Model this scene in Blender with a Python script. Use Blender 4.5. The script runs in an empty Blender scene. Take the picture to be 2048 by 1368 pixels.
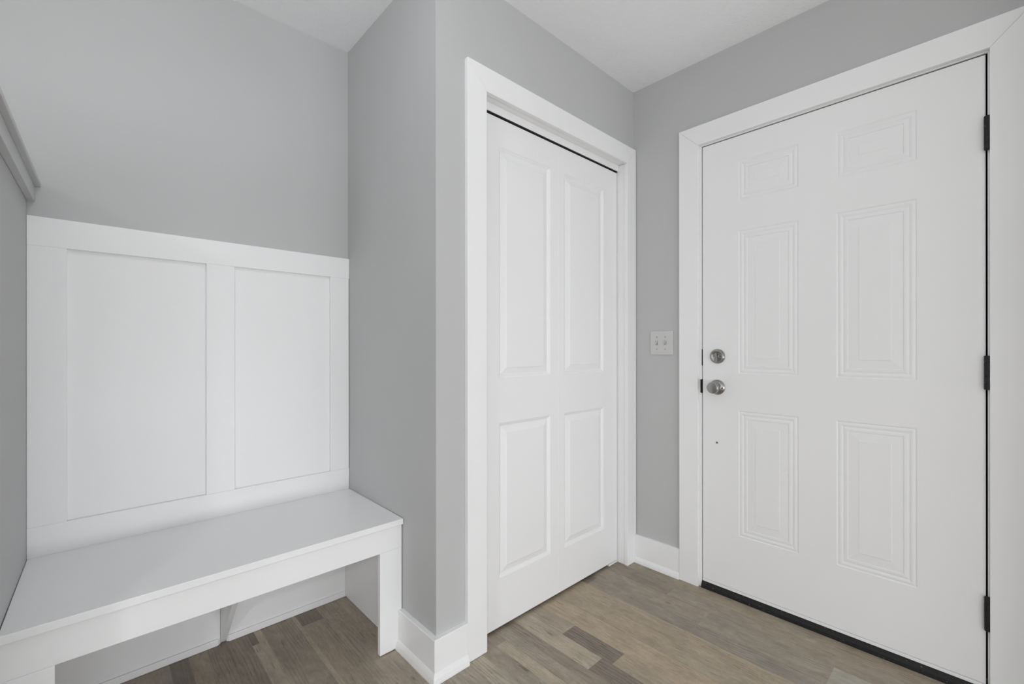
import bpy, bmesh, math, random
from mathutils import Vector, Matrix

SC = bpy.context.scene
COL = SC.collection

# ---------------------------------------------------------------- camera
CAM_H = 1.11
YAW = 0.8175
ROLL = -0.0007
F_PX = 891.09
cam = bpy.data.cameras.new('camera')
cam.sensor_width = 36.0
cam.sensor_fit = 'HORIZONTAL'
cam.lens = F_PX / 2048 * 36.0
cam.shift_y = 10.5 / 2048
cam.clip_start = 0.02
cam_ob = bpy.data.objects.new('camera', cam)
COL.objects.link(cam_ob)
_F = Vector((math.cos(YAW), math.sin(YAW), 0))
_R = Vector((math.sin(YAW), -math.cos(YAW), 0))
_U = Vector((0, 0, 1))
_R, _U = _R * math.cos(ROLL) + _U * math.sin(ROLL), -_R * math.sin(ROLL) + _U * math.cos(ROLL)
m = Matrix((_R, _U, -_F)).transposed().to_4x4()
m.translation = Vector((0, 0, CAM_H))
cam_ob.matrix_world = m
SC.camera = cam_ob

# ---------------------------------------------------------------- view, world, daylight
SC.view_settings.view_transform = 'Standard'
SC.view_settings.look = 'None'
SC.view_settings.gamma = 1.0
SC.view_settings.use_curve_mapping = False
SC.view_settings.exposure = 0.04
SC.cycles.use_denoising = True
SC.cycles.max_bounces = 10
SC.cycles.diffuse_bounces = 8

W = bpy.data.worlds.new('world')
SC.world = W
W.use_nodes = True
W.node_tree.nodes['Background'].inputs[0].default_value = (0.80, 0.90, 1.0, 1)
W.node_tree.nodes['Background'].inputs[1].default_value = 0.5

# room dimensions (metres)
XD = 2.0541      # wall with the entry door
YC = 1.2633      # wall with the closet door
YB = 1.9725      # back wall of the bench alcove
XS = 0.8353      # right side of the alcove
H = 2.4388       # ceiling
XW, YW = -3.4, -3.4   # far walls behind the camera


def area_light(name, loc, direction, sx, sy, power, color=(0.96, 0.985, 1.04)):
    l = bpy.data.lights.new(name, 'AREA')
    l.shape = 'RECTANGLE'
    l.size, l.size_y = sx, sy
    l.energy = power
    l.color = color
    o = bpy.data.objects.new(name, l)
    COL.objects.link(o)
    o.location = loc
    o.rotation_euler = Vector(direction).to_track_quat('-Z', 'Z').to_euler()
    return o


# daylight from the upper south window; both low lights are added, unseen fill
area_light('fill_south_low', (0.0, YW + 0.07, 0.32), (0, 1, 0), 5.3, 0.55, 78.0)
area_light('daylight_south_high', (0.05, YW + 0.07, 1.60), (0, 1, 0), 2.8, 1.0, 6.0)
area_light('fill_west_low', (XW + 0.07, -1.2, 0.50), (1, 0, 0), 1.2, 0.80, 22.0)
# ceiling fixtures: x, y, watts; the last two unseen, added to balance brightness
LAMPS = ((0.22, 0.90, 4.4), (0.10, 0.10, 2.8), (-1.9, -1.9, 42.0))


# ---------------------------------------------------------------- materials
def nodes(name):
    mt = bpy.data.materials.new(name)
    mt.use_nodes = True
    nt = mt.node_tree
    b = nt.nodes['Principled BSDF']
    return mt, nt, b


def paint(name, col, rough=0.5, spec=0.4, var=0.02, bump=0.03, scale=60.0, bdist=0.001):
    mt, nt, b = nodes(name)
    tc = nt.nodes.new('ShaderNodeTexCoord')
    n = nt.nodes.new('ShaderNodeTexNoise')
    n.inputs['Scale'].default_value = 2.3
    n.inputs['Detail'].default_value = 3
    nt.links.new(tc.outputs['Object'], n.inputs['Vector'])
    r = nt.nodes.new('ShaderNodeValToRGB')
    r.color_ramp.elements[0].position = 0.3
    r.color_ramp.elements[1].position = 0.7
    r.color_ramp.elements[0].color = [c * (1 - var) for c in col] + [1]
    r.color_ramp.elements[1].color = [min(1, c * (1 + var)) for c in col] + [1]
    nt.links.new(n.outputs['Fac'], r.inputs[0])
    nt.links.new(r.outputs[0], b.inputs['Base Color'])
    b.inputs['Roughness'].default_value = rough
    b.inputs['Specular IOR Level'].default_value = spec
    if bump:
        n2 = nt.nodes.new('ShaderNodeTexNoise')
        n2.inputs['Scale'].default_value = scale
        n2.inputs['Detail'].default_value = 4
        nt.links.new(tc.outputs['Object'], n2.inputs['Vector'])
        bp = nt.nodes.new('ShaderNodeBump')
        bp.inputs['Strength'].default_value = bump
        bp.inputs['Distance'].default_value = bdist
        nt.links.new(n2.outputs['Fac'], bp.inputs['Height'])
        nt.links.new(bp.outputs[0], b.inputs['Normal'])
    return mt


M_WALL = paint('grey_wall_paint', (0.515, 0.520, 0.518), 0.62, 0.3, 0.012, 0.12, 220.0)
M_TRIM = paint('white_trim_paint', (0.87, 0.873, 0.873), 0.38, 0.45, 0.008, 0.04, 40.0)
M_DOOR = paint('white_door_paint', (0.86, 0.863, 0.863), 0.40, 0.45, 0.008, 0.03, 50.0)
M_CAP = paint('ledge_paint', (0.56, 0.565, 0.565), 0.5, 0.4, 0.01, 0.04, 40.0)
M_PLATE = paint('switch_plastic', (0.58, 0.58, 0.575), 0.3, 0.5, 0.005, 0)
M_DARK = paint('black_gap', (0.012, 0.012, 0.012), 0.8, 0.2, 0.0, 0)
M_TRACK = paint('dark_track_metal', (0.02, 0.02, 0.02), 0.6, 0.3, 0.0, 0)
M_SEAM = paint('slot_dark_grey', (0.10, 0.10, 0.10), 0.8, 0.1, 0.0, 0)  # dark grey of the switch toggle slots


def ceiling_mat():
    mt, nt, b = nodes('textured_ceiling_paint')
    b.inputs['Base Color'].default_value = (0.915, 0.93, 0.94, 1)
    b.inputs['Roughness'].default_value = 0.8
    b.inputs['Specular IOR Level'].default_value = 0.2
    tc = nt.nodes.new('ShaderNodeTexCoord')
    n = nt.nodes.new('ShaderNodeTexNoise')
    n.inputs['Scale'].default_value = 34
    n.inputs['Detail'].default_value = 5
    n.inputs['Distortion'].default_value = 1.6
    nt.links.new(tc.outputs['Object'], n.inputs['Vector'])
    r = nt.nodes.new('ShaderNodeValToRGB')
    r.color_ramp.elements[0].position = 0.47
    r.color_ramp.elements[1].position = 0.60
    nt.links.new(n.outputs['Fac'], r.inputs[0])
    bp = nt.nodes.new('ShaderNodeBump')
    bp.inputs['Strength'].default_value = 0.26
    bp.inputs['Distance'].default_value = 0.002
    nt.links.new(r.outputs[0], bp.inputs['Height'])
    nt.links.new(bp.outputs[0], b.inputs['Normal'])
    return mt


M_CEIL = ceiling_mat()


def metal(name, col, rough, noise=0.0, spec=None):
    mt, nt, b = nodes(name)
    b.inputs['Metallic'].default_value = 1.0
    b.inputs['Base Color'].default_value = (*col, 1)
    b.inputs['Roughness'].default_value = rough
    if noise:
        tc = nt.nodes.new('ShaderNodeTexCoord')
        n = nt.nodes.new('ShaderNodeTexNoise')
        n.inputs['Scale'].default_value = 300
        nt.links.new(tc.outputs['Object'], n.inputs['Vector'])
        mr = nt.nodes.new('ShaderNodeMapRange')
        mr.inputs['To Min'].default_value = rough - noise
        mr.inputs['To Max'].default_value = rough + noise
        nt.links.new(n.outputs['Fac'], mr.inputs[0])
        nt.links.new(mr.outputs[0], b.inputs['Roughness'])
    return mt


M_NICKEL = metal('satin_nickel', (0.36, 0.355, 0.345), 0.32, 0.05)
M_NICKEL_D = metal('dark_nickel', (0.20, 0.195, 0.19), 0.35)


def black_hinge():
    mt, nt, b = nodes('worn_black_metal')
    tc = nt.nodes.new('ShaderNodeTexCoord')
    n = nt.nodes.new('ShaderNodeTexNoise')
    n.inputs['Scale'].default_value = 160
    n.inputs['Detail'].default_value = 4
    nt.links.new(tc.outputs['Object'], n.inputs['Vector'])
    r = nt.nodes.new('ShaderNodeValToRGB')
    r.color_ramp.elements[0].position = 0.0
    r.color_ramp.elements[0].color = (0.010, 0.010, 0.010, 1)
    r.color_ramp.elements[1].position = 0.76
    r.color_ramp.elements[1].color = (0.30, 0.30, 0.30, 1)
    e = r.color_ramp.elements.new(0.68)
    e.color = (0.016, 0.016, 0.016, 1)
    nt.links.new(n.outputs['Fac'], r.inputs[0])
    nt.links.new(r.outputs[0], b.inputs['Base Color'])
    b.inputs['Roughness'].default_value = 0.5
    b.inputs['Specular IOR Level'].default_value = 0.3
    return mt


M_BLACK = black_hinge()


def floor_mat():
    mt, nt, b = nodes('wood_look_vinyl')
    L = nt.links.new
    N = nt.nodes.new
    tc = N('ShaderNodeTexCoord')
    tone = N('ShaderNodeAttribute'); tone.attribute_name = 'tone'
    seed = N('ShaderNodeAttribute'); seed.attribute_name = 'seed'
    sep = N('ShaderNodeSeparateXYZ'); L(seed.outputs['Vector'], sep.inputs[0])
    off = N('ShaderNodeVectorMath'); off.operation = 'MULTIPLY_ADD'
    L(seed.outputs['Vector'], off.inputs[0])
    off.inputs[1].default_value = (17.3, 23.7, 9.1)
    L(tc.outputs['Object'], off.inputs[2])

    def noise(scale_vec, detail, rough, dist=0.0):
        mp = N('ShaderNodeMapping'); mp.inputs['Scale'].default_value = scale_vec
        L(off.outputs[0], mp.inputs[0])
        n = N('ShaderNodeTexNoise')
        n.inputs['Scale'].default_value = 1.0
        n.inputs['Detail'].default_value = detail
        n.inputs['Roughness'].default_value = rough
        n.inputs['Distortion'].default_value = dist
        L(mp.outputs[0], n.inputs['Vector'])
        return n

    def remap(src, a, b_, lo, hi):
        r = N('ShaderNodeMapRange')
        r.inputs['From Min'].default_value = a
        r.inputs['From Max'].default_value = b_
        r.inputs['To Min'].default_value = lo
        r.inputs['To Max'].default_value = hi
        L(src, r.inputs[0])
        return r.outputs[0]

    def mul(a, c):
        x = N('ShaderNodeMath'); x.operation = 'MULTIPLY'
        L(a, x.inputs[0]); L(c, x.inputs[1])
        return x.outputs[0]

    fine = noise((240, 24, 1), 6, 0.8, 0.8)      # fine pores along the board
    mid = noise((42, 5.0, 1), 5, 0.65, 1.0)       # streaks
    blot = noise((14, 8, 1), 7, 0.75, 0.6)      # cloudy wear
    # growth-ring lines
    mp = N('ShaderNodeMapping'); mp.inputs['Scale'].default_value = (1.0, 0.13, 1)
    L(off.outputs[0], mp.inputs[0])
    wv = N('ShaderNodeTexWave'); wv.bands_direction = 'X'
    wv.inputs['Scale'].default_value = 26
    wv.inputs['Distortion'].default_value = 9
    wv.inputs['Detail'].default_value = 3
    wv.inputs['Detail Scale'].default_value = 0.9
    wv.inputs['Detail Roughness'].default_value = 0.6
    L(mp.outputs[0], wv.inputs['Vector'])
    f = remap(fine.outputs['Fac'], 0.30, 0.70, 0.84, 1.15)
    g = remap(mid.outputs['Fac'], 0.28, 0.72, 0.88, 1.12)
    h = remap(blot.outputs['Fac'], 0.32, 0.68, 0.82, 1.15)
    w0 = remap(wv.outputs['Fac'], 0.0, 0.35, 0.74, 1.02)
    # the ring figure only shows here and there
    msk = noise((6.5, 1.7, 1), 2, 0.5)
    mk = remap(msk.outputs['Fac'], 0.48, 0.60, 0.0, 0.85)
    mixw = N('ShaderNodeMix'); mixw.data_type = 'FLOAT'
    L(mk, mixw.inputs[0]); mixw.inputs[2].default_value = 1.0; L(w0, mixw.inputs[3])
    # short dark checks along the grain
    chk = noise((120, 11, 1), 2, 0.5, 0.3)
    c0 = remap(chk.outputs['Fac'], 0.27, 0.34, 0.62, 1.0)
    w = mul(mixw.outputs[0], c0)
    # pale scuffed speckle
    spk = noise((90, 60, 1), 3, 0.7)
    sp0 = remap(spk.outputs['Fac'], 0.60, 0.72, 1.0, 1.14)
    w = mul(w, sp0)
    # knots and nail flecks
    mp2 = N('ShaderNodeMapping'); mp2.inputs['Scale'].default_value = (11, 3.6, 1)
    L(off.outputs[0], mp2.inputs[0])
    vo = N('ShaderNodeTexVoronoi'); vo.inputs['Scale'].default_value = 1.0
    L(mp2.outputs[0], vo.inputs['Vector'])
    k = remap(vo.outputs['Distance'], 0.02, 0.07, 0.55, 1.0)
    tot = mul(mul(mul(f, g), mul(h, w)), k)
    # hue drift between warm beige and cool grey
    hue = noise((5, 2.2, 1), 2, 0.5)
    hr = N('ShaderNodeValToRGB')
    hr.color_ramp.elements[0].position = 0.35
    hr.color_ramp.elements[0].color = (0.985, 1.0, 1.015, 1)
    hr.color_ramp.elements[1].position = 0.62
    hr.color_ramp.elements[1].color = (1.015, 1.0, 0.98, 1)
    L(hue.outputs['Fac'], hr.inputs[0])
    mx = N('ShaderNodeVectorMath'); mx.operation = 'MULTIPLY'
    L(tone.outputs['Color'], mx.inputs[0]); L(hr.outputs[0], mx.inputs[1])
    # micro joint between the 183 mm planks
    sx = N('ShaderNodeSeparateXYZ'); L(tc.outputs['Object'], sx.inputs[0])
    ma = N('ShaderNodeMath'); ma.operation = 'ADD'; ma.inputs[1].default_value = 10 * 0.1835 - 1.3215 + 0.0007
    L(sx.outputs['X'], ma.inputs[0])
    mo = N('ShaderNodeMath'); mo.operation = 'MODULO'; mo.inputs[1].default_value = 0.1835
    L(ma.outputs[0], mo.inputs[0])
    lt = N('ShaderNodeMath'); lt.operation = 'LESS_THAN'; lt.inputs[1].default_value = 0.0013
    L(mo.outputs[0], lt.inputs[0])
    jt = remap(lt.outputs[0], 0, 1, 1.0, 0.72)
    tot = mul(tot, jt)
    m2 = N('ShaderNodeVectorMath'); m2.operation = 'SCALE'
    L(mx.outputs[0], m2.inputs[0]); L(tot, m2.inputs['Scale'])
    L(m2.outputs[0], b.inputs['Base Color'])
    b.inputs['Roughness'].default_value = 0.55
    b.inputs['Specular IOR Level'].default_value = 0.3
    bp = N('ShaderNodeBump'); bp.inputs['Strength'].default_value = 0.15
    bp.inputs['Distance'].default_value = 0.0006
    L(fine.outputs['Fac'], bp.inputs['Height'])
    L(bp.outputs[0], b.inputs['Normal'])
    return mt


M_FLOOR = floor_mat()


# ---------------------------------------------------------------- mesh helpers
def obj(name, bm, mat, parent=None, bevel=0.0, segs=2, smooth=False, label=None):
    bmesh.ops.remove_doubles(bm, verts=bm.verts, dist=1e-6)
    if bevel:
        es = [e for e in bm.edges if len(e.link_faces) == 2 and e.calc_face_angle(0) > 0.5]
        bmesh.ops.bevel(bm, geom=es, offset=bevel, segments=segs, profile=0.6, affect='EDGES', clamp_overlap=True)
    bmesh.ops.recalc_face_normals(bm, faces=bm.faces)
    me = bpy.data.meshes.new(name)
    if smooth:
        for f in bm.faces:
            f.smooth = True
    bm.to_mesh(me)
    bm.free()
    me.materials.append(mat)
    o = bpy.data.objects.new(name, me)
    COL.objects.link(o)
    if parent is not None:
        o.parent = parent
        pw = parent_world(parent)
        o.matrix_parent_inverse = pw.inverted()
    if label:
        o['label'] = label
    return o


def parent_world(p):
    mw = Matrix.LocRotScale(p.location, p.rotation_euler, p.scale)
    if p.parent is not None:
        return parent_world(p.parent) @ p.matrix_parent_inverse @ mw
    return mw


def root(name, loc, label, cat, kind=None):
    o = bpy.data.objects.new(name, None)
    o.empty_display_size = 0.1
    COL.objects.link(o)
    o.location = loc
    o['label'] = label
    o['category'] = cat
    if kind:
        o['kind'] = kind
    return o


def struct(o, label, cat):
    o['kind'] = 'structure'
    o['label'] = label
    o['category'] = cat
    return o


def box(bm, x0, x1, y0, y1, z0, z1):
    vs = [bm.verts.new((x, y, z)) for z in (z0, z1) for x, y in ((x0, y0), (x1, y0), (x1, y1), (x0, y1))]
    for q in ((0, 3, 2, 1), (4, 5, 6, 7), (0, 1, 5, 4), (1, 2, 6, 5), (2, 3, 7, 6), (3, 0, 4, 7)):
        bm.faces.new([vs[i] for i in q])


def prism(bm, pts, ext):
    """closed prism: polygon pts extruded along ext"""
    ext = Vector(ext)
    a = [bm.verts.new(p) for p in pts]
    b = [bm.verts.new(Vector(p) + ext) for p in pts]
    n = len(pts)
    bm.faces.new(a)
    bm.faces.new(list(reversed(b)))
    for i in range(n):
        bm.faces.new((a[i], b[i], b[(i + 1) % n], a[(i + 1) % n]))


def bx(*a):
    bm = bmesh.new()
    box(bm, *a)
    return bm


def pr(pts, ext):
    bm = bmesh.new()
    prism(bm, pts, ext)
    return bm


def lathe(bm, prof, centre, axis, segs=40):
    """prof = [(distance along axis, radius)], revolved about axis through centre"""
    axis = Vector(axis).normalized()
    a = axis.orthogonal().normalized()
    c = axis.cross(a)
    centre = Vector(centre)
    rings = []
    for d, r in prof:
        if r < 1e-6:
            rings.append([bm.verts.new(centre + axis * d)])
        else:
            rings.append([bm.verts.new(centre + axis * d + (a * math.cos(t) + c * math.sin(t)) * r)
                          for t in [2 * math.pi * i / segs for i in range(segs)]])
    for A, B in zip(rings, rings[1:]):
        for i in range(segs):
            j = (i + 1) % segs
            if len(A) == 1 and len(B) > 1:
                bm.faces.new((A[0], B[i], B[j]))
            elif len(B) == 1 and len(A) > 1:
                bm.faces.new((A[i], A[j], B[0]))
            elif len(A) > 1:
                bm.faces.new((A[i], B[i], B[j], A[j]))


def lt(prof, centre, axis, segs=40):
    bm = bmesh.new()
    lathe(bm, prof, centre, axis, segs)
    return bm


def panel_slab(P, u0, u1, v0, v1, thick, panels, profile, cham=0.002):
    """door leaf with moulded panels; P(u, v, n) -> world point, n is out of the face"""
    bm = bmesh.new()
    us = sorted({u0 + cham, u1 - cham, *[x for p in panels for x in (p[0], p[1])]})
    vs = sorted({v0 + cham, v1 - cham, *[x for p in panels for x in (p[2], p[3])]})
    cache = {}

    def V(u, v, n):
        k = (round(u, 6), round(v, 6), round(n, 6))
        if k not in cache:
            cache[k] = bm.verts.new(P(u, v, n))
        return cache[k]
    for i in range(len(us) - 1):
        for j in range(len(vs) - 1):
            cu, cv = (us[i] + us[i + 1]) / 2, (vs[j] + vs[j + 1]) / 2
            if any(p[0] < cu < p[1] and p[2] < cv < p[3] for p in panels):
                continue
            bm.faces.new([V(us[i], vs[j], 0), V(us[i + 1], vs[j], 0), V(us[i + 1], vs[j + 1], 0), V(us[i], vs[j + 1], 0)])
    for (a, b, c, d) in panels:
        prev = None
        # outer ring split where the grid splits it
        for inset, dep in profile:
            r = [(a + inset, c + inset), (b - inset, c + inset), (b - inset, d - inset), (a + inset, d - inset)]
            cur = [V(x, y, dep) for x, y in r]
            if prev:
                for i in range(4):
                    bm.faces.new([prev[i], prev[(i + 1) % 4], cur[(i + 1) % 4], cur[i]])
            prev = cur
        bm.faces.new(prev)
    # chamfer, edges and back
    ci = [(u0 + cham, v0 + cham), (u1 - cham, v0 + cham), (u1 - cham, v1 - cham), (u0 + cham, v1 - cham)]
    co = [(u0, v0), (u1, v0), (u1, v1), (u0, v1)]
    A = [V(x, y, 0) for x, y in ci]
    B = [V(x, y, -cham) for x, y in co]
    C = [V(x, y, -thick) for x, y in co]
    for i in range(4):
        j = (i + 1) % 4
        bm.faces.new([A[i], A[j], B[j], B[i]])
        bm.faces.new([B[i], B[j], C[j], C[i]])
    bm.faces.new(C)
    return bm


# ---------------------------------------------------------------- floor
def srgb(r, g, b):
    f = lambda c: ((c / 255 + 0.055) / 1.055) ** 2.4 if c > 10 else c / 255 / 12.92
    return tuple(1.2 * f(c) for c in (r, g, b))


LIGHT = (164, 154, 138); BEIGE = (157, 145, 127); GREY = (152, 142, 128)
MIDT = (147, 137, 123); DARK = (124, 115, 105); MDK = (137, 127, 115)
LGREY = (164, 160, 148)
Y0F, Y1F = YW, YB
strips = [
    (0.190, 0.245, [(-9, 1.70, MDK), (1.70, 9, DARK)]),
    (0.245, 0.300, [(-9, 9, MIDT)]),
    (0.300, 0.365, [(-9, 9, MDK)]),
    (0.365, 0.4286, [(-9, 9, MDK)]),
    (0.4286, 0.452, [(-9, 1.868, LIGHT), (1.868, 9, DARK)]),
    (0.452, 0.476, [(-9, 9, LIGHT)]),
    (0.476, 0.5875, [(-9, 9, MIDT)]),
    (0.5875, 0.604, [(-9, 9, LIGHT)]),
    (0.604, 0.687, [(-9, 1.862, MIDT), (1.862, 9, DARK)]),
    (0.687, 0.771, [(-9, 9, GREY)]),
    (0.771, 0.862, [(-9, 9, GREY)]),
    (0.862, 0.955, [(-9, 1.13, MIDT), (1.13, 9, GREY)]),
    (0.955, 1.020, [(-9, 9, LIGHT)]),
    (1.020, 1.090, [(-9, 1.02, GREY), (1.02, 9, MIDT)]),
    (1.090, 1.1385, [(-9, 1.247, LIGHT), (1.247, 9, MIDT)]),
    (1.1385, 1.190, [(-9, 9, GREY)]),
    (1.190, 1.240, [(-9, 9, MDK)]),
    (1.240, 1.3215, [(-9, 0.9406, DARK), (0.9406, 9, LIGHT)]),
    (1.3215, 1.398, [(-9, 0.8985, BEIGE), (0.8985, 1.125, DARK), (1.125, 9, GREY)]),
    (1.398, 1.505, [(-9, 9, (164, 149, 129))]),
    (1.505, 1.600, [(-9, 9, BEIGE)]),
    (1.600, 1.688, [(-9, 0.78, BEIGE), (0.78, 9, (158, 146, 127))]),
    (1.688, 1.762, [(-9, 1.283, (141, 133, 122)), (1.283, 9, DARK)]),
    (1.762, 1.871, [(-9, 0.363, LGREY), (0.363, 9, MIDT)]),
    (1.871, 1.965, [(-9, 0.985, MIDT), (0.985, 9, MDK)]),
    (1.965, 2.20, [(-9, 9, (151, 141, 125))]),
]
random.seed(11)
xs = 0.190
while xs > XW:
    w = random.choice((0.0917, 0.0612, 0.0734, 0.11))
    pieces, y = [], -9
    yy = YW + random.random() * 0.8
    cuts = [-9]
    while yy < YB:
        cuts.append(yy)
        yy += random.uniform(0.35, 1.3)
    cuts.append(9)
    pieces = [(cuts[i], cuts[i + 1], random.choice((LIGHT, BEIGE, GREY, MIDT, MDK, DARK, GREY))) for i in range(len(cuts) - 1)]
    strips.append((max(XW, xs - w), xs, pieces))
    xs -= w
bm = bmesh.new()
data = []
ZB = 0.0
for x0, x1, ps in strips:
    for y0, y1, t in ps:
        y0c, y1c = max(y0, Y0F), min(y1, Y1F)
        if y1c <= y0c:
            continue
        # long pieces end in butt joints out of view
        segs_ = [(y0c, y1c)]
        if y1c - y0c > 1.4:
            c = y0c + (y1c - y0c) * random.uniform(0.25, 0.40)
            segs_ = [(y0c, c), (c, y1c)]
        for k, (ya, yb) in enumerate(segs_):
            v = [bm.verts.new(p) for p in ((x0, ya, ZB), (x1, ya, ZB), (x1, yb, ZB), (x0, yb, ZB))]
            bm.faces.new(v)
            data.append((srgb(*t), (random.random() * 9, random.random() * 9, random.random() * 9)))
me = bpy.data.meshes.new('floor')
bm.to_mesh(me)
bm.free()
ca = me.color_attributes.new('tone', 'FLOAT_COLOR', 'CORNER')
sa = me.attributes.new('seed', 'FLOAT_VECTOR', 'FACE')
for p in me.polygons:
    for li in p.loop_indices:
        ca.data[li].color = (*data[p.index][0], 1)
    sa.data[p.index].vector = data[p.index][1]
me.materials.append(M_FLOOR)
fl = bpy.data.objects.new('floor', me)
COL.objects.link(fl)
struct(fl, 'wood-look plank floor in weathered grey-brown boards', 'floor')

# ---------------------------------------------------------------- walls and ceiling
TH = 0.12
struct(obj('ceiling', bx(XW, XD + TH, YW, YB + TH, H, H + 0.08), M_CEIL),
       'white textured ceiling over the entry', 'ceiling')
struct(obj('wall_back', bx(XW, XS + 0.0, YB, YB + TH, 0, H), M_WALL),
       'grey back wall of the bench alcove above the white panelling', 'wall')
struct(obj('wall_alcove_side', bx(XS, XS + 0.10, YC + 0.10, YB + TH, 0, H), M_WALL),
       'narrow grey side wall between the bench alcove and the closet corner', 'wall')

# closet wall, with the closet opening
CX0, CX1, CZ = 1.0425, 1.9700, 2.0440     # clear opening inside the jambs
bm = bmesh.new()
JT = 0.018
prism(bm, [(XS, YC, 0), (CX0 - JT, YC, 0), (CX0 - JT, YC, CZ + JT), (CX1 + JT, YC, CZ + JT), (CX1 + JT, YC, 0),
           (XD, YC, 0), (XD, YC, H), (XS, YC, H)], (0, 0.10, 0))
struct(obj('wall_closet', bm, M_WALL), 'grey wall around the white closet door', 'wall')
# closet interior shell
bm = bmesh.new()
box(bm, XS + 0.10, XD, YC + 0.70, YC + 0.74, 0, H)
struct(obj('wall_closet_back', bm, M_WALL), 'closet rear wall behind the closed closet door', 'wall')
# entry wall, with the door opening
DY0, DY1, DZ = -0.0015, 0.9055, 2.0385    # clear opening inside the jambs
bm = bmesh.new()
prism(bm, [(XD, YC, 0), (XD, DY1 + JT, 0), (XD, DY1 + JT, DZ + JT), (XD, DY0 - JT, DZ + JT), (XD, DY0 - JT, 0),
           (XD, YW, 0), (XD, YW, H), (XD, YC, H)], (TH, 0, 0))
struct(obj('wall_entry', bm, M_WALL), 'grey wall around the white entry door', 'wall')
bm = bmesh.new()
box(bm, XD, XD + TH, YC + 0.0005, YC + 0.74, 0, H)
struct(obj('wall_closet_side', bm, M_WALL), 'grey side wall inside the closet', 'wall')

# walls behind the camera, solid behind the window frames
bm = bmesh.new()
prism(bm, [(XW, YW, 0), (XD + TH, YW, 0), (XD + TH, YW, H), (XW, YW, H)], (0, -TH, 0))
struct(obj('wall_south', bm, M_WALL), 'grey wall behind the camera', 'wall')
bm = bmesh.new()
prism(bm, [(XW, YW - TH, 0), (XW, YB + TH, 0), (XW, YB + TH, H), (XW, YW - TH, H)], (-TH, 0, 0))
struct(obj('wall_west', bm, M_WALL), 'grey wall far left, behind the half wall', 'wall')

# unseen return wall, added to darken the right end of the entry wall
WR = 1.88
struct(obj('wall_return_shade', bx(WR, XD - 0.0002, -0.30, -0.18, 0, H - 0.0005), M_WALL),
       'added unseen return wall shading the right side of the entry door', 'wall')

# half wall at the left end of the bench (it runs about one degree off square)
TILT = math.tan(math.radians(1.1))


def lx(y, off=0.0):
    return -0.1473 + off - (YB - y) * TILT


HY = 1.12
bm = bmesh.new()
prism(bm, [(lx(YB), YB, 0), (lx(HY), HY, 0), (lx(HY) - 0.115, HY, 0), (lx(YB) - 0.115, YB, 0)], (0, 0, 1.597))
struct(obj('wall_left', bm, M_WALL), 'grey half wall closing the left end of the bench', 'wall')
t = root('trim_1', (lx(1.5), 1.5, 1.55), 'ledge trim capping the grey half wall on the far left', 'ledge', 'structure')
bm = bmesh.new()
prism(bm, [(lx(YB, 0.0168), YB, 1.551), (lx(HY, 0.0168), HY, 1.551), (lx(HY, 0.0002), HY, 1.551), (lx(YB, 0.0002), YB, 1.551)], (0, 0, 0.046))
obj('apron_strip', bm, M_CAP, t, 0.0015)
bm = bmesh.new()
prism(bm, [(lx(YB, 0.0293), YB, 1.5975), (lx(HY, 0.0293), HY - 0.03, 1.5975), (lx(HY, -0.145), HY - 0.03, 1.5975), (lx(YB, -0.145), YB, 1.5975)], (0, 0, 0.013))
obj('cap_board', bm, M_CAP, t, 0.002)

# ---------------------------------------------------------------- baseboards
BH = 0.141


def base_profile(p0, p1, nrm, th=0.018, shoe=0.012, sh=0.034, h=BH):
    """baseboard with a rounded shoe, swept from p0 to p1; returns polygon list for both ends"""
    n = Vector((nrm[0], nrm[1], 0))
    pts = [(0, 0.0), (th + shoe, 0.0), (th + shoe, 0.006), (th + shoe * 0.80, sh * 0.55), (th + shoe * 0.35, sh * 0.88),
           (th + 0.0005, sh), (th, h - 0.002), (th - 0.002, h), (0, h)]
    return pts, n


def baseboard(name, runs, label, **kw):
    bm = bmesh.new()
    for (p0, p1, nrm, m0, m1) in runs:
        pts, n = base_profile(p0, p1, nrm, **kw)
        a, b = Vector((*p0, 0)), Vector((*p1, 0))
        d = (b - a).normalized()
        A = [bm.verts.new(a + n * q[0] + d * (m0 * q[0]) + Vector((0, 0, q[1] + 0.0006))) for q in pts]
        B = [bm.verts.new(b + n * q[0] + d * (m1 * q[0]) + Vector((0, 0, q[1] + 0.0006))) for q in pts]
        bm.faces.new(A)
        bm.faces.new(list(reversed(B)))
        k = len(pts)
        for i in range(k):
            bm.faces.new((A[i], B[i], B[(i + 1) % k], A[(i + 1) % k]))
    o = obj(name, bm, M_TRIM)
    struct(o, label, 'baseboard')
    return o


baseboard('baseboard_corner', [((XS, 1.4858), (XS, YC), (-1, 0), 0, 1), ((XS, YC), (0.9547, YC), (0, -1), -1, 0)],
          'white baseboard wrapping the outside corner beside the bench leg')
baseboard('baseboard_right', [((XD, 1.2448), (XD, 1.0063), (-1, 0), 0, 0)],
          'short white baseboard under the light switch', shoe=0.009, sh=0.03, th=0.014)
baseboard('baseboard_entry', [((XD, -0.31), (XD, YW), (-1, 0), 0, 0)],
          'white baseboard right of the entry door casing')

# ---------------------------------------------------------------- casings
CT = 0.018
G = 0.0002
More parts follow.
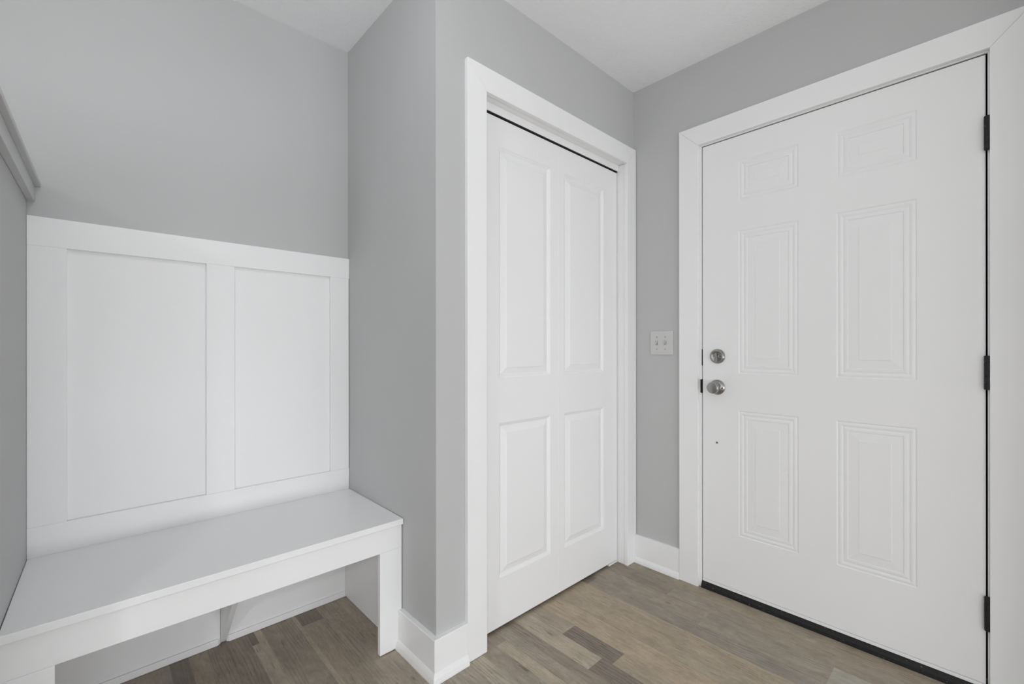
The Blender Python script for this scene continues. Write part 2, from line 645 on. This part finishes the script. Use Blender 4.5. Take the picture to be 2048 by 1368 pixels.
# closet casing
t = root('trim_2', (1.5, YC, 0), 'white mitred casing and jamb around the closet door', 'door casing', 'structure')
kx0, kx1, kxo, kxi, kz0, kz1 = 0.9555, 1.0435, 2.0500, 1.9690, 2.0415, 2.1305
yf = YC - CT
obj('side_casing', pr([(kx0, yf, 0.001), (kx1, yf, 0.001), (kx1, yf, kz0), (kx0, yf, kz1)], (0, CT - G, 0)), M_TRIM, t, 0.0016)
obj('side_casing', pr([(kxi, yf, 0.001), (kxo, yf, 0.001), (kxo, yf, kz1), (kxi, yf, kz0)], (0, CT - G, 0)), M_TRIM, t, 0.0016)
obj('head_casing', pr([(kx0 + 0.0004, yf, kz1), (kx1 + 0.0004, yf, kz0), (kxi - 0.0004, yf, kz0), (kxo - 0.0004, yf, kz1)], (0, CT - G, 0)), M_TRIM, t, 0.0016)
obj('side_jamb', bx(CX0 - JT + G, CX0, YC + 0.001, YC + 0.099, 0.001, CZ), M_TRIM, t, 0.001)
obj('side_jamb', bx(CX1 + 0.003, CX1 + JT - G, YC + 0.001, YC + 0.099, 0.001, CZ), M_TRIM, t, 0.001)
obj('head_jamb', bx(CX0 - JT + G, CX1 + JT - G, YC + 0.001, YC + 0.099, CZ + 0.002, CZ + JT - G), M_TRIM, t, 0.001)
obj('header_strip', bx(CX0 + G, CX1 + 0.003 - G, 1.300, 1.304, 2.0150, CZ + 0.0018), M_TRIM, t, 0.0015)

# entry casing
t = root('trim_3', (XD, 0.45, 0), 'white mitred casing and jamb around the entry door', 'door casing', 'structure')
xf = XD - CT
oy1, iy1, iy0, oy0, oz, iz = 1.0056, 0.9156, -0.0060, -0.0960, 2.1337, 2.0437
obj('side_casing', pr([(xf, oy1, 0.001), (xf, iy1, 0.001), (xf, iy1, iz), (xf, oy1, oz)], (CT - G, 0, 0)), M_TRIM, t, 0.0016)
obj('side_casing', pr([(xf, iy0, 0.001), (xf, oy0, 0.001), (xf, oy0, oz), (xf, iy0, iz)], (CT - G, 0, 0)), M_TRIM, t, 0.0016)
obj('head_casing', pr([(xf, iy1 - 0.0003, iz), (xf, oy1 - 0.0003, oz), (xf, oy0 + 0.0005, oz), (xf, iy0 + 0.0005, iz)], (CT - G, 0, 0)), M_TRIM, t, 0.0016)
obj('side_jamb', bx(XD + 0.0005, XD + TH - 0.001, DY1, DY1 + JT - G, 0.001, DZ), M_TRIM, t, 0.001)
obj('side_jamb', bx(XD + 0.0005, XD + TH - 0.001, DY0 - JT + G, DY0, 0.001, DZ), M_TRIM, t, 0.001)
obj('head_jamb', bx(XD + 0.0005, XD + TH - 0.001, DY0 - JT + G, DY1 + JT - G, DZ + 0.0002, DZ + JT - G), M_TRIM, t, 0.001)
bm = bmesh.new()  # black strips added behind the door gaps so they read dark
box(bm, XD + 0.047, XD + 0.060, DY0 + G, 0.020, 0.04, DZ - G)
box(bm, XD + 0.047, XD + 0.060, 0.885, DY1 - G, 0.04, DZ - G)
box(bm, XD + 0.047, XD + 0.060, DY0 + G, DY1 - G, 2.015, DZ - G)
box(bm, XD + 0.008, XD + 0.047, DY0 + G, DY0 + 0.0012, 0.04, DZ - G)
box(bm, XD + 0.008, XD + 0.047, DY0 + G, DY1 - G, DZ - 0.0012, DZ - G)
obj('weatherstrip', bm, M_DARK, t, label='black weatherstrip added to keep the gap round the door dark')
obj('threshold', pr([(XD - 0.009, 0, 0.0005), (XD - 0.007, 0, 0.014), (XD + 0.004, 0, 0.031), (XD + 0.11, 0, 0.033), (XD + 0.11, 0, 0.0005)],
                    (0, DY1 - G, 0)), M_BLACK, t, 0.001, label='black metal threshold under the door')
bm = bmesh.new()
box(bm, XD - 0.0005, XD + 0.012, DY1 - 0.0012, DY1 - 0.0002, 0.897, 0.962)
box(bm, XD - 0.0015, XD + 0.0003, DY1 - 0.0002, DY1 + 0.005, 0.899, 0.960)
obj('strike_plate', bm, M_BLACK, t, label='black latch strike plate on the jamb')
obj('strike_plate', bx(XD + 0.001, XD + 0.012, DY1 - 0.0012, DY1 - 0.0002, 1.025, 1.100), M_BLACK, t, label='black deadbolt strike plate on the jamb')

# ---------------------------------------------------------------- closet door
d1 = root('door_1', (1.51, 1.307, 0), 'white four-panel bifold closet door in the narrow grey wall', 'door', 'structure')
prof_c = [(0, 0), (0.0016, -0.0018), (0.0045, -0.0026), (0.0085, -0.0052), (0.0120, -0.0082), (0.0145, -0.0088), (0.0165, -0.0084),
          (0.0385, -0.0022), (0.0412, -0.0006), (0.0430, -0.0005)]
Pc = lambda u, v, n: Vector((u, 1.307 - n, v))
ZT, ZBm = 2.0078, 0.0135
for (a, b, pa, pb) in ((1.0475, 1.5072, 1.155, 1.4555), (1.5078, 1.9675, 1.5485, 1.8510)):
    obj('door_leaf', panel_slab(Pc, a, b, ZBm, ZT, 0.035, [(pa, pb, 0.989, 1.8950), (pa, pb, 0.2040, 0.8125)], prof_c, 0.0014), M_DOOR, d1)
bm = bmesh.new()
box(bm, CX0 + 0.002, CX1 - 0.001, 1.306, 1.345, 2.0112, 2.040)
obj('track', bm, M_TRACK, d1, label='dark overhead track')
bm = bmesh.new()
lathe(bm, [(0, 0), (0, 0.005), (0.012, 0.005), (0.012, 0)], (1.930, 1.325, 2.0088), (0, 0, 1), 16)
obj('pivot_pin', bm, M_NICKEL, d1, label='small bright pivot pin')
obj('floor_bracket', bx(1.900, 1.9695, 1.309, 1.332, 0.0006, 0.0105), M_TRIM, d1, label='small white floor bracket')

# ---------------------------------------------------------------- entry door
d2 = root('door_2', (XD, 0.0, 0.04), 'white six-panel entry door with nickel hardware and black hinges', 'door', 'structure')
prof_e = [(0, 0), (0.0022, -0.0016), (0.0045, -0.0022), (0.0085, -0.0012), (0.0125, -0.0007), (0.0165, -0.0014), (0.0200, -0.0028),
          (0.0230, -0.0024), (0.0275, -0.0013), (0.0340, -0.0012), (0.0352, -0.0028), (0.0380, -0.0029), (0.0665, -0.0012), (0.0680, -0.0002), (0.0700, -0.0002)]
Pe = lambda u, v, n: Vector((XD - n + 0.0005, u, v))
pl = []
for ya, yb in ((0.164, 0.3910), (0.5165, 0.7430)):
    for za, zb in ((0.2835, 0.8315), (0.9945, 1.6180), (1.7500, 1.9230)):
        pl.append((ya, yb, za, zb))
obj('door_slab', panel_slab(Pe, 0.0030, 0.9015, 0.0430, 2.0345, 0.044, pl, prof_e, 0.0025), M_DOOR, d2)
obj('door_sweep', bx(XD - 0.0015, XD + 0.040, 0.0035, 0.9010, 0.0320, 0.0422), M_TRIM, d2, 0.0012, label='white sweep strip under the door')


# knob and deadbolt
def knob(y, z):
    k = obj('door_knob', lt([(0.0, 0), (0.0, 0.0335), (0.0025, 0.0338), (0.0045, 0.0325), (0.0050, 0.0305), (0.0075, 0.0290), (0.0105, 0.0250),
                             (0.0125, 0.0195), (0.016, 0.0180), (0.022, 0.0190), (0.028, 0.0215), (0.034, 0.0238), (0.040, 0.0250),
                             (0.050, 0.0255), (0.0550, 0.0250), (0.0575, 0.0235), (0.0588, 0.0205), (0.0592, 0.0)], (XD + 0.0005, y, z), (-1, 0, 0), 48),
            M_NICKEL, d2, smooth=True, label='satin nickel round knob')
    obj('rose_screw', lt([(0, 0), (0, 0.0042), (0.0024, 0.0040), (0.0026, 0.0)], (XD - 0.0088, y - 0.0232, z - 0.002), (-1, 0, 0), 16), M_DARK, k)
    return k


knob(0.8335, 0.9290)


def deadbolt(y, z):
    d = obj('deadbolt', lt([(0.0, 0), (0.0, 0.0325), (0.003, 0.0328), (0.006, 0.0318), (0.0075, 0.0285), (0.0110, 0.0275), (0.0130, 0.0262),
                            (0.0132, 0.0230), (0.0110, 0.0215), (0.0105, 0.0)], (XD + 0.0005, y, z), (-1, 0, 0), 48),
            M_NICKEL, d2, smooth=True, label='satin nickel deadbolt')
    bm = bmesh.new()
    x0 = XD - 0.0095
    prism(bm, [(x0, y - 0.0035, z + 0.0135), (x0, y - 0.0055, z + 0.009), (x0, y - 0.0050, z - 0.006), (x0, y - 0.0070, z - 0.020),
               (x0, y - 0.0050, z - 0.0235), (x0, y + 0.0050, z - 0.0235), (x0, y + 0.0070, z - 0.020), (x0, y + 0.0050, z - 0.006),
               (x0, y + 0.0055, z + 0.009), (x0, y + 0.0035, z + 0.0135)], (-0.016, 0, 0))
    obj('thumb_turn', bm, M_NICKEL, d, 0.0015, 2)
    for s in (-1, 1):
        obj('face_screw', lt([(0, 0), (0, 0.0032), (0.0018, 0.0030), (0.002, 0.0014), (0.0010, 0.0)], (XD - 0.0098, y + s * 0.0135, z + 0.001), (-1, 0, 0), 16),
            M_NICKEL_D, d)


deadbolt(0.8325, 1.0685)
obj('door_viewer', lt([(0, 0), (0, 0.0042), (0.002, 0.0042), (0.003, 0.0030), (0.0022, 0.0018), (0.003, 0.0)], (XD + 0.0005, 0.8357, 0.6785), (-1, 0, 0), 20),
    M_NICKEL_D, d2, smooth=True, label='small metal screw below the knob')

for zc in (1.7822, 1.0289, 0.2712):
    hr = 0.0078
    hh = 0.0535
    hx, hy = XD - 0.0090, -0.0008
    prof = [(0, 0), (0, hr * 0.8), (0.0015, hr)]
    for k in range(1, 5):
        z0 = 2 * hh * k / 5
        prof += [(z0 - 0.0006, hr), (z0 - 0.0003, hr * 0.86), (z0 + 0.0003, hr * 0.86), (z0 + 0.0006, hr)]
    prof += [(2 * hh - 0.0015, hr), (2 * hh, hr * 0.8), (2 * hh, 0)]
    hg = obj('hinge', lt(prof, (hx, hy, zc - hh), (0, 0, 1), 24), M_BLACK, d2, label='worn black hinge')
    obj('hinge_leaf', bx(XD - 0.0075, XD + 0.006, 0.0008, 0.0029, zc - hh + 0.002, zc + hh - 0.002), M_BLACK, hg)
    bm = bmesh.new()
    for dz in (-0.022, 0.020):
        lathe(bm, [(0, 0), (0, 0.0022), (0.003, 0.0018), (0.0035, 0)], (XD - 0.003, 0.0030, zc + dz), (0, 1, 0), 12)
    obj('hinge_screws', bm, M_BLACK, hg)

# ---------------------------------------------------------------- light switch
s = root('light_switch', (XD, 1.104, 1.131), 'off-white double toggle light switch plate between the closet and the entry door', 'light switch')
bm = bmesh.new()
ya, yb, za, zb = 1.0435, 1.1645, 1.0713, 1.1907
a = [(XD, ya, za), (XD, yb, za), (XD, yb, zb), (XD, ya, zb)]
b_ = [(XD - 0.004, y, z) for _, y, z in a]
i_ = 0.0035
c_ = [(XD - 0.0068, ya + i_, za + i_), (XD - 0.0068, yb - i_, za + i_), (XD - 0.0068, yb - i_, zb - i_), (XD - 0.0068, ya + i_, zb - i_)]
R = [[bm.verts.new(p) for p in r] for r in (a, b_, c_)]
for q in (0, 1):
    for i in range(4):
        bm.faces.new((R[q][i], R[q][(i + 1) % 4], R[q + 1][(i + 1) % 4], R[q + 1][i]))
bm.faces.new(R[2])
bm.faces.new(list(reversed(R[0])))
plate = obj('wall_plate', bm, M_PLATE, s, 0.0008)
for yc, up in ((1.1275, -1), (1.0825, 1)):
    xp = XD - 0.0068
    tg = obj('toggle', pr([(xp - 0.0002, yc - 0.0035, 1.131 - 0.009), (xp - 0.0002, yc - 0.0035, 1.131 + 0.009),
                           (xp - 0.009, yc - 0.0035, 1.131 + up * 0.0115 + 0.002), (xp - 0.0115, yc - 0.0035, 1.131 + up * 0.0115 - 0.002 * up),
                           (xp - 0.0105, yc - 0.0035, 1.131 + up * 0.0045 - 0.003)], (0, 0.007, 0)), M_PLATE, s, 0.0008)
    bm = bmesh.new()
    box(bm, xp - 0.0004, xp + 0.001, yc - 0.0052, yc - 0.0040, 1.131 - 0.012, 1.131 + 0.012)
    box(bm, xp - 0.0004, xp + 0.001, yc + 0.0040, yc + 0.0052, 1.131 - 0.012, 1.131 + 0.012)
    obj('toggle_slot', bm, M_SEAM, s)
    for zc in (1.1602, 1.1000):
        obj('plate_screw', lt([(0, 0), (0, 0.0030), (0.0008, 0.0028), (0.0004, 0.0)], (xp, yc, zc), (-1, 0, 0), 16), M_NICKEL, s)

# ---------------------------------------------------------------- board and batten panelling
p = root('wall_panelling', (0.344, YB, 0.48), 'white board-and-batten panelling above the bench with two recessed panels', 'wall panelling')
PF = 1.9575
SZ1_ = 0.47785
xl = lx(YB) + 0.0003
xr = XS - 0.0006
obj('back_panel', bx(xl, xr, 1.9705, YB - 0.0003, 0.478, 1.5045), M_TRIM, p)
gz = 0.00015
obj('top_rail', bx(xl, xr, PF, 1.9704, 1.4178, 1.5060), M_TRIM, p, 0.0008)
for a, b in ((xl, -0.0618), (0.3003, 0.3895), (0.7512, xr - 0.002)):
    obj('stile', bx(a, b, PF + 0.0002, 1.9704, 0.5697 + gz, 1.4178 - gz), M_TRIM, p, 0.0008)
obj('bottom_rail', bx(xl, xr - 0.001, PF, 1.9704, SZ1_, 0.5697), M_TRIM, p, 0.0006)

# ---------------------------------------------------------------- bench
b = root('storage_bench', (0.344, 1.72, 0), 'white built-in bench with an open shoe space below the panelling', 'bench')
SZ0, SZ1, SF = 0.4568, 0.4778, 1.4755
obj('seat', pr([(lx(1.9703) + 0.0006, 1.9703, SZ0), (lx(SF) + 0.002, SF, SZ0), (XS - 0.0022, SF, SZ0), (XS - 0.0008, 1.9703, SZ0)], (0, 0, SZ1 - SZ0)), M_TRIM, b, 0.0022, 3)
AF = 1.4861
obj('apron', bx(lx(AF) + 0.001, XS - 0.0035, AF, AF + 0.018, 0.3700, SZ0 - 0.0002), M_TRIM, b, 0.0010)
obj('leg', bx(0.7456, XS - 0.0035, AF + 0.0001, AF + 0.018, 0.0035, 0.3697), M_TRIM, b, 0.0010)
obj('leg', bx(lx(AF) + 0.001, -0.0672, AF + 0.0001, AF + 0.018, 0.0035, 0.3697), M_TRIM, b, 0.0010)
obj('end_panel', bx(0.8178, XS - 0.0005, AF + 0.0185, 1.9714, 0.0012, SZ0 - 0.0004), M_TRIM, b, 0.0008)
obj('end_panel', bx(lx(AF) + 0.001 + 0.009, lx(AF) + 0.025, AF + 0.0185, 1.9714, 0.0012, SZ0 - 0.0004), M_TRIM, b, 0.0008)
for xa, xb, cut in ((lx(AF) + 0.0255, 0.3435, 1), (0.3640, 0.8174, 0)):
    obj('back_board', bx(xa, xb, 1.9620, 1.9715, 0.0012, SZ0 - 0.0004), M_TRIM, b, 0.0008)
    c = 0.009
    pts = [(xa, 1.9619, 0.0006), (xb, 1.9619, 0.0006), (xb if not cut else xb - c, 1.9545, 0.0006), (xa if cut else xa + c, 1.9545, 0.0006)]
    obj('shoe_molding', pr(pts, (0, 0, 0.025)), M_TRIM, b, 0.0045, 3)
# triangular seat support in the middle
obj('support_bracket', pr([(0.3445, 1.9714, 0.014), (0.3445, 1.9714, SZ0 - 0.0004), (0.3445, 1.575, SZ0 - 0.0004), (0.3445, 1.955, 0.014)],
                          (0.0185, 0, 0)), M_TRIM, b, 0.001)

# ---------------------------------------------------------------- window frames behind the camera, low ones added round the fill lights
def window_frame(name, label, x0, x1, y0, y1, z0, z1, w=0.06):
    t = root(name, ((x0 + x1) / 2, (y0 + y1) / 2, z0), label, 'window', 'structure')
    if x1 - x0 > y1 - y0:
        for a, b_ in ((x0 - w, x0), (x1, x1 + w)):
            obj('frame_side', bx(a, b_, y0, y1, z0, z1), M_TRIM, t)
        obj('frame_head', bx(x0 - w, x1 + w, y0, y1, z1 + 0.0002, z1 + w), M_TRIM, t)
        obj('glass', bx(x0 + 0.001, x1 - 0.001, y0 + 0.002, y0 + 0.008, z0, z1), M_PLATE, t)
    else:
        for a, b_ in ((y0 - w, y0), (y1, y1 + w)):
            obj('frame_side', bx(x0, x1, a, b_, z0, z1), M_TRIM, t)
        obj('frame_head', bx(x0, x1, y0 - w, y1 + w, z1 + 0.0002, z1 + w), M_TRIM, t)
        obj('glass', bx(x0 + 0.002, x0 + 0.008, y0 + 0.001, y1 - 0.001, z0, z1), M_PLATE, t)


window_frame('fill_window_south', 'added low frame around the unseen fill light behind the camera', -2.66, 1.98, YW + 0.0005, YW + 0.04, 0.03, 0.60)
window_frame('window_3', 'upper window behind the camera', -1.36, 1.46, YW + 0.0005, YW + 0.04, 1.08, 2.12)
window_frame('fill_window_west', 'added small frame around the unseen fill light on the far left wall', XW + 0.0005, XW + 0.04, -1.81, -0.59, 0.08, 0.92)

# ---------------------------------------------------------------- ceiling lamp over the entry, then two added, unseen fill lamps
for i, ((lampx, lampy, watts), lab) in enumerate(zip(LAMPS, ('round globe ceiling light above the entry, just over the frame',
                                                             'added globe fill light directly over the camera, unseen',
                                                             'added ceiling fill light far behind the camera, unseen'))):
    cl = root('ceiling_light', (lampx, lampy, H), lab, 'ceiling light')
    obj('lamp_base', lt([(0, 0), (0, 0.07), (0.016, 0.07), (0.018, 0.065), (0.018, 0)], (lampx, lampy, H - 0.0005), (0, 0, -1), 40), M_NICKEL, cl)
    R_ = 0.085
    mt, nt, bb = nodes('lamp_glass')
    bb.inputs['Base Color'].default_value = (0.8, 0.8, 0.78, 1)
    bb.inputs['Emission Color'].default_value = (0.965, 0.985, 1.03, 1)
    bb.inputs['Emission Strength'].default_value = watts / (math.pi * 4 * math.pi * R_ * R_) if i < 2 else 1.5
    zc = 0.110
    prof = [(zc - R_ * math.cos(t), max(0.0, R_ * math.sin(t)) if 0 < t < math.pi - 1e-3 else 0.0) for t in [math.pi * k / 20 for k in range(21)]]
    obj('lamp_globe', lt(prof, (lampx, lampy, H), (0, 0, -1), 32), mt, cl, smooth=True)
    if i == 2:
        lp = bpy.data.lights.new('lamp', 'AREA')
        lp.shape = 'DISK'
        lp.size = 0.25
        lp.energy = watts
        lp.color = (0.98, 0.99, 1.0)
        lo = bpy.data.objects.new('lamp', lp)
        COL.objects.link(lo)
        lo.location = (lampx, lampy, H - 0.21)
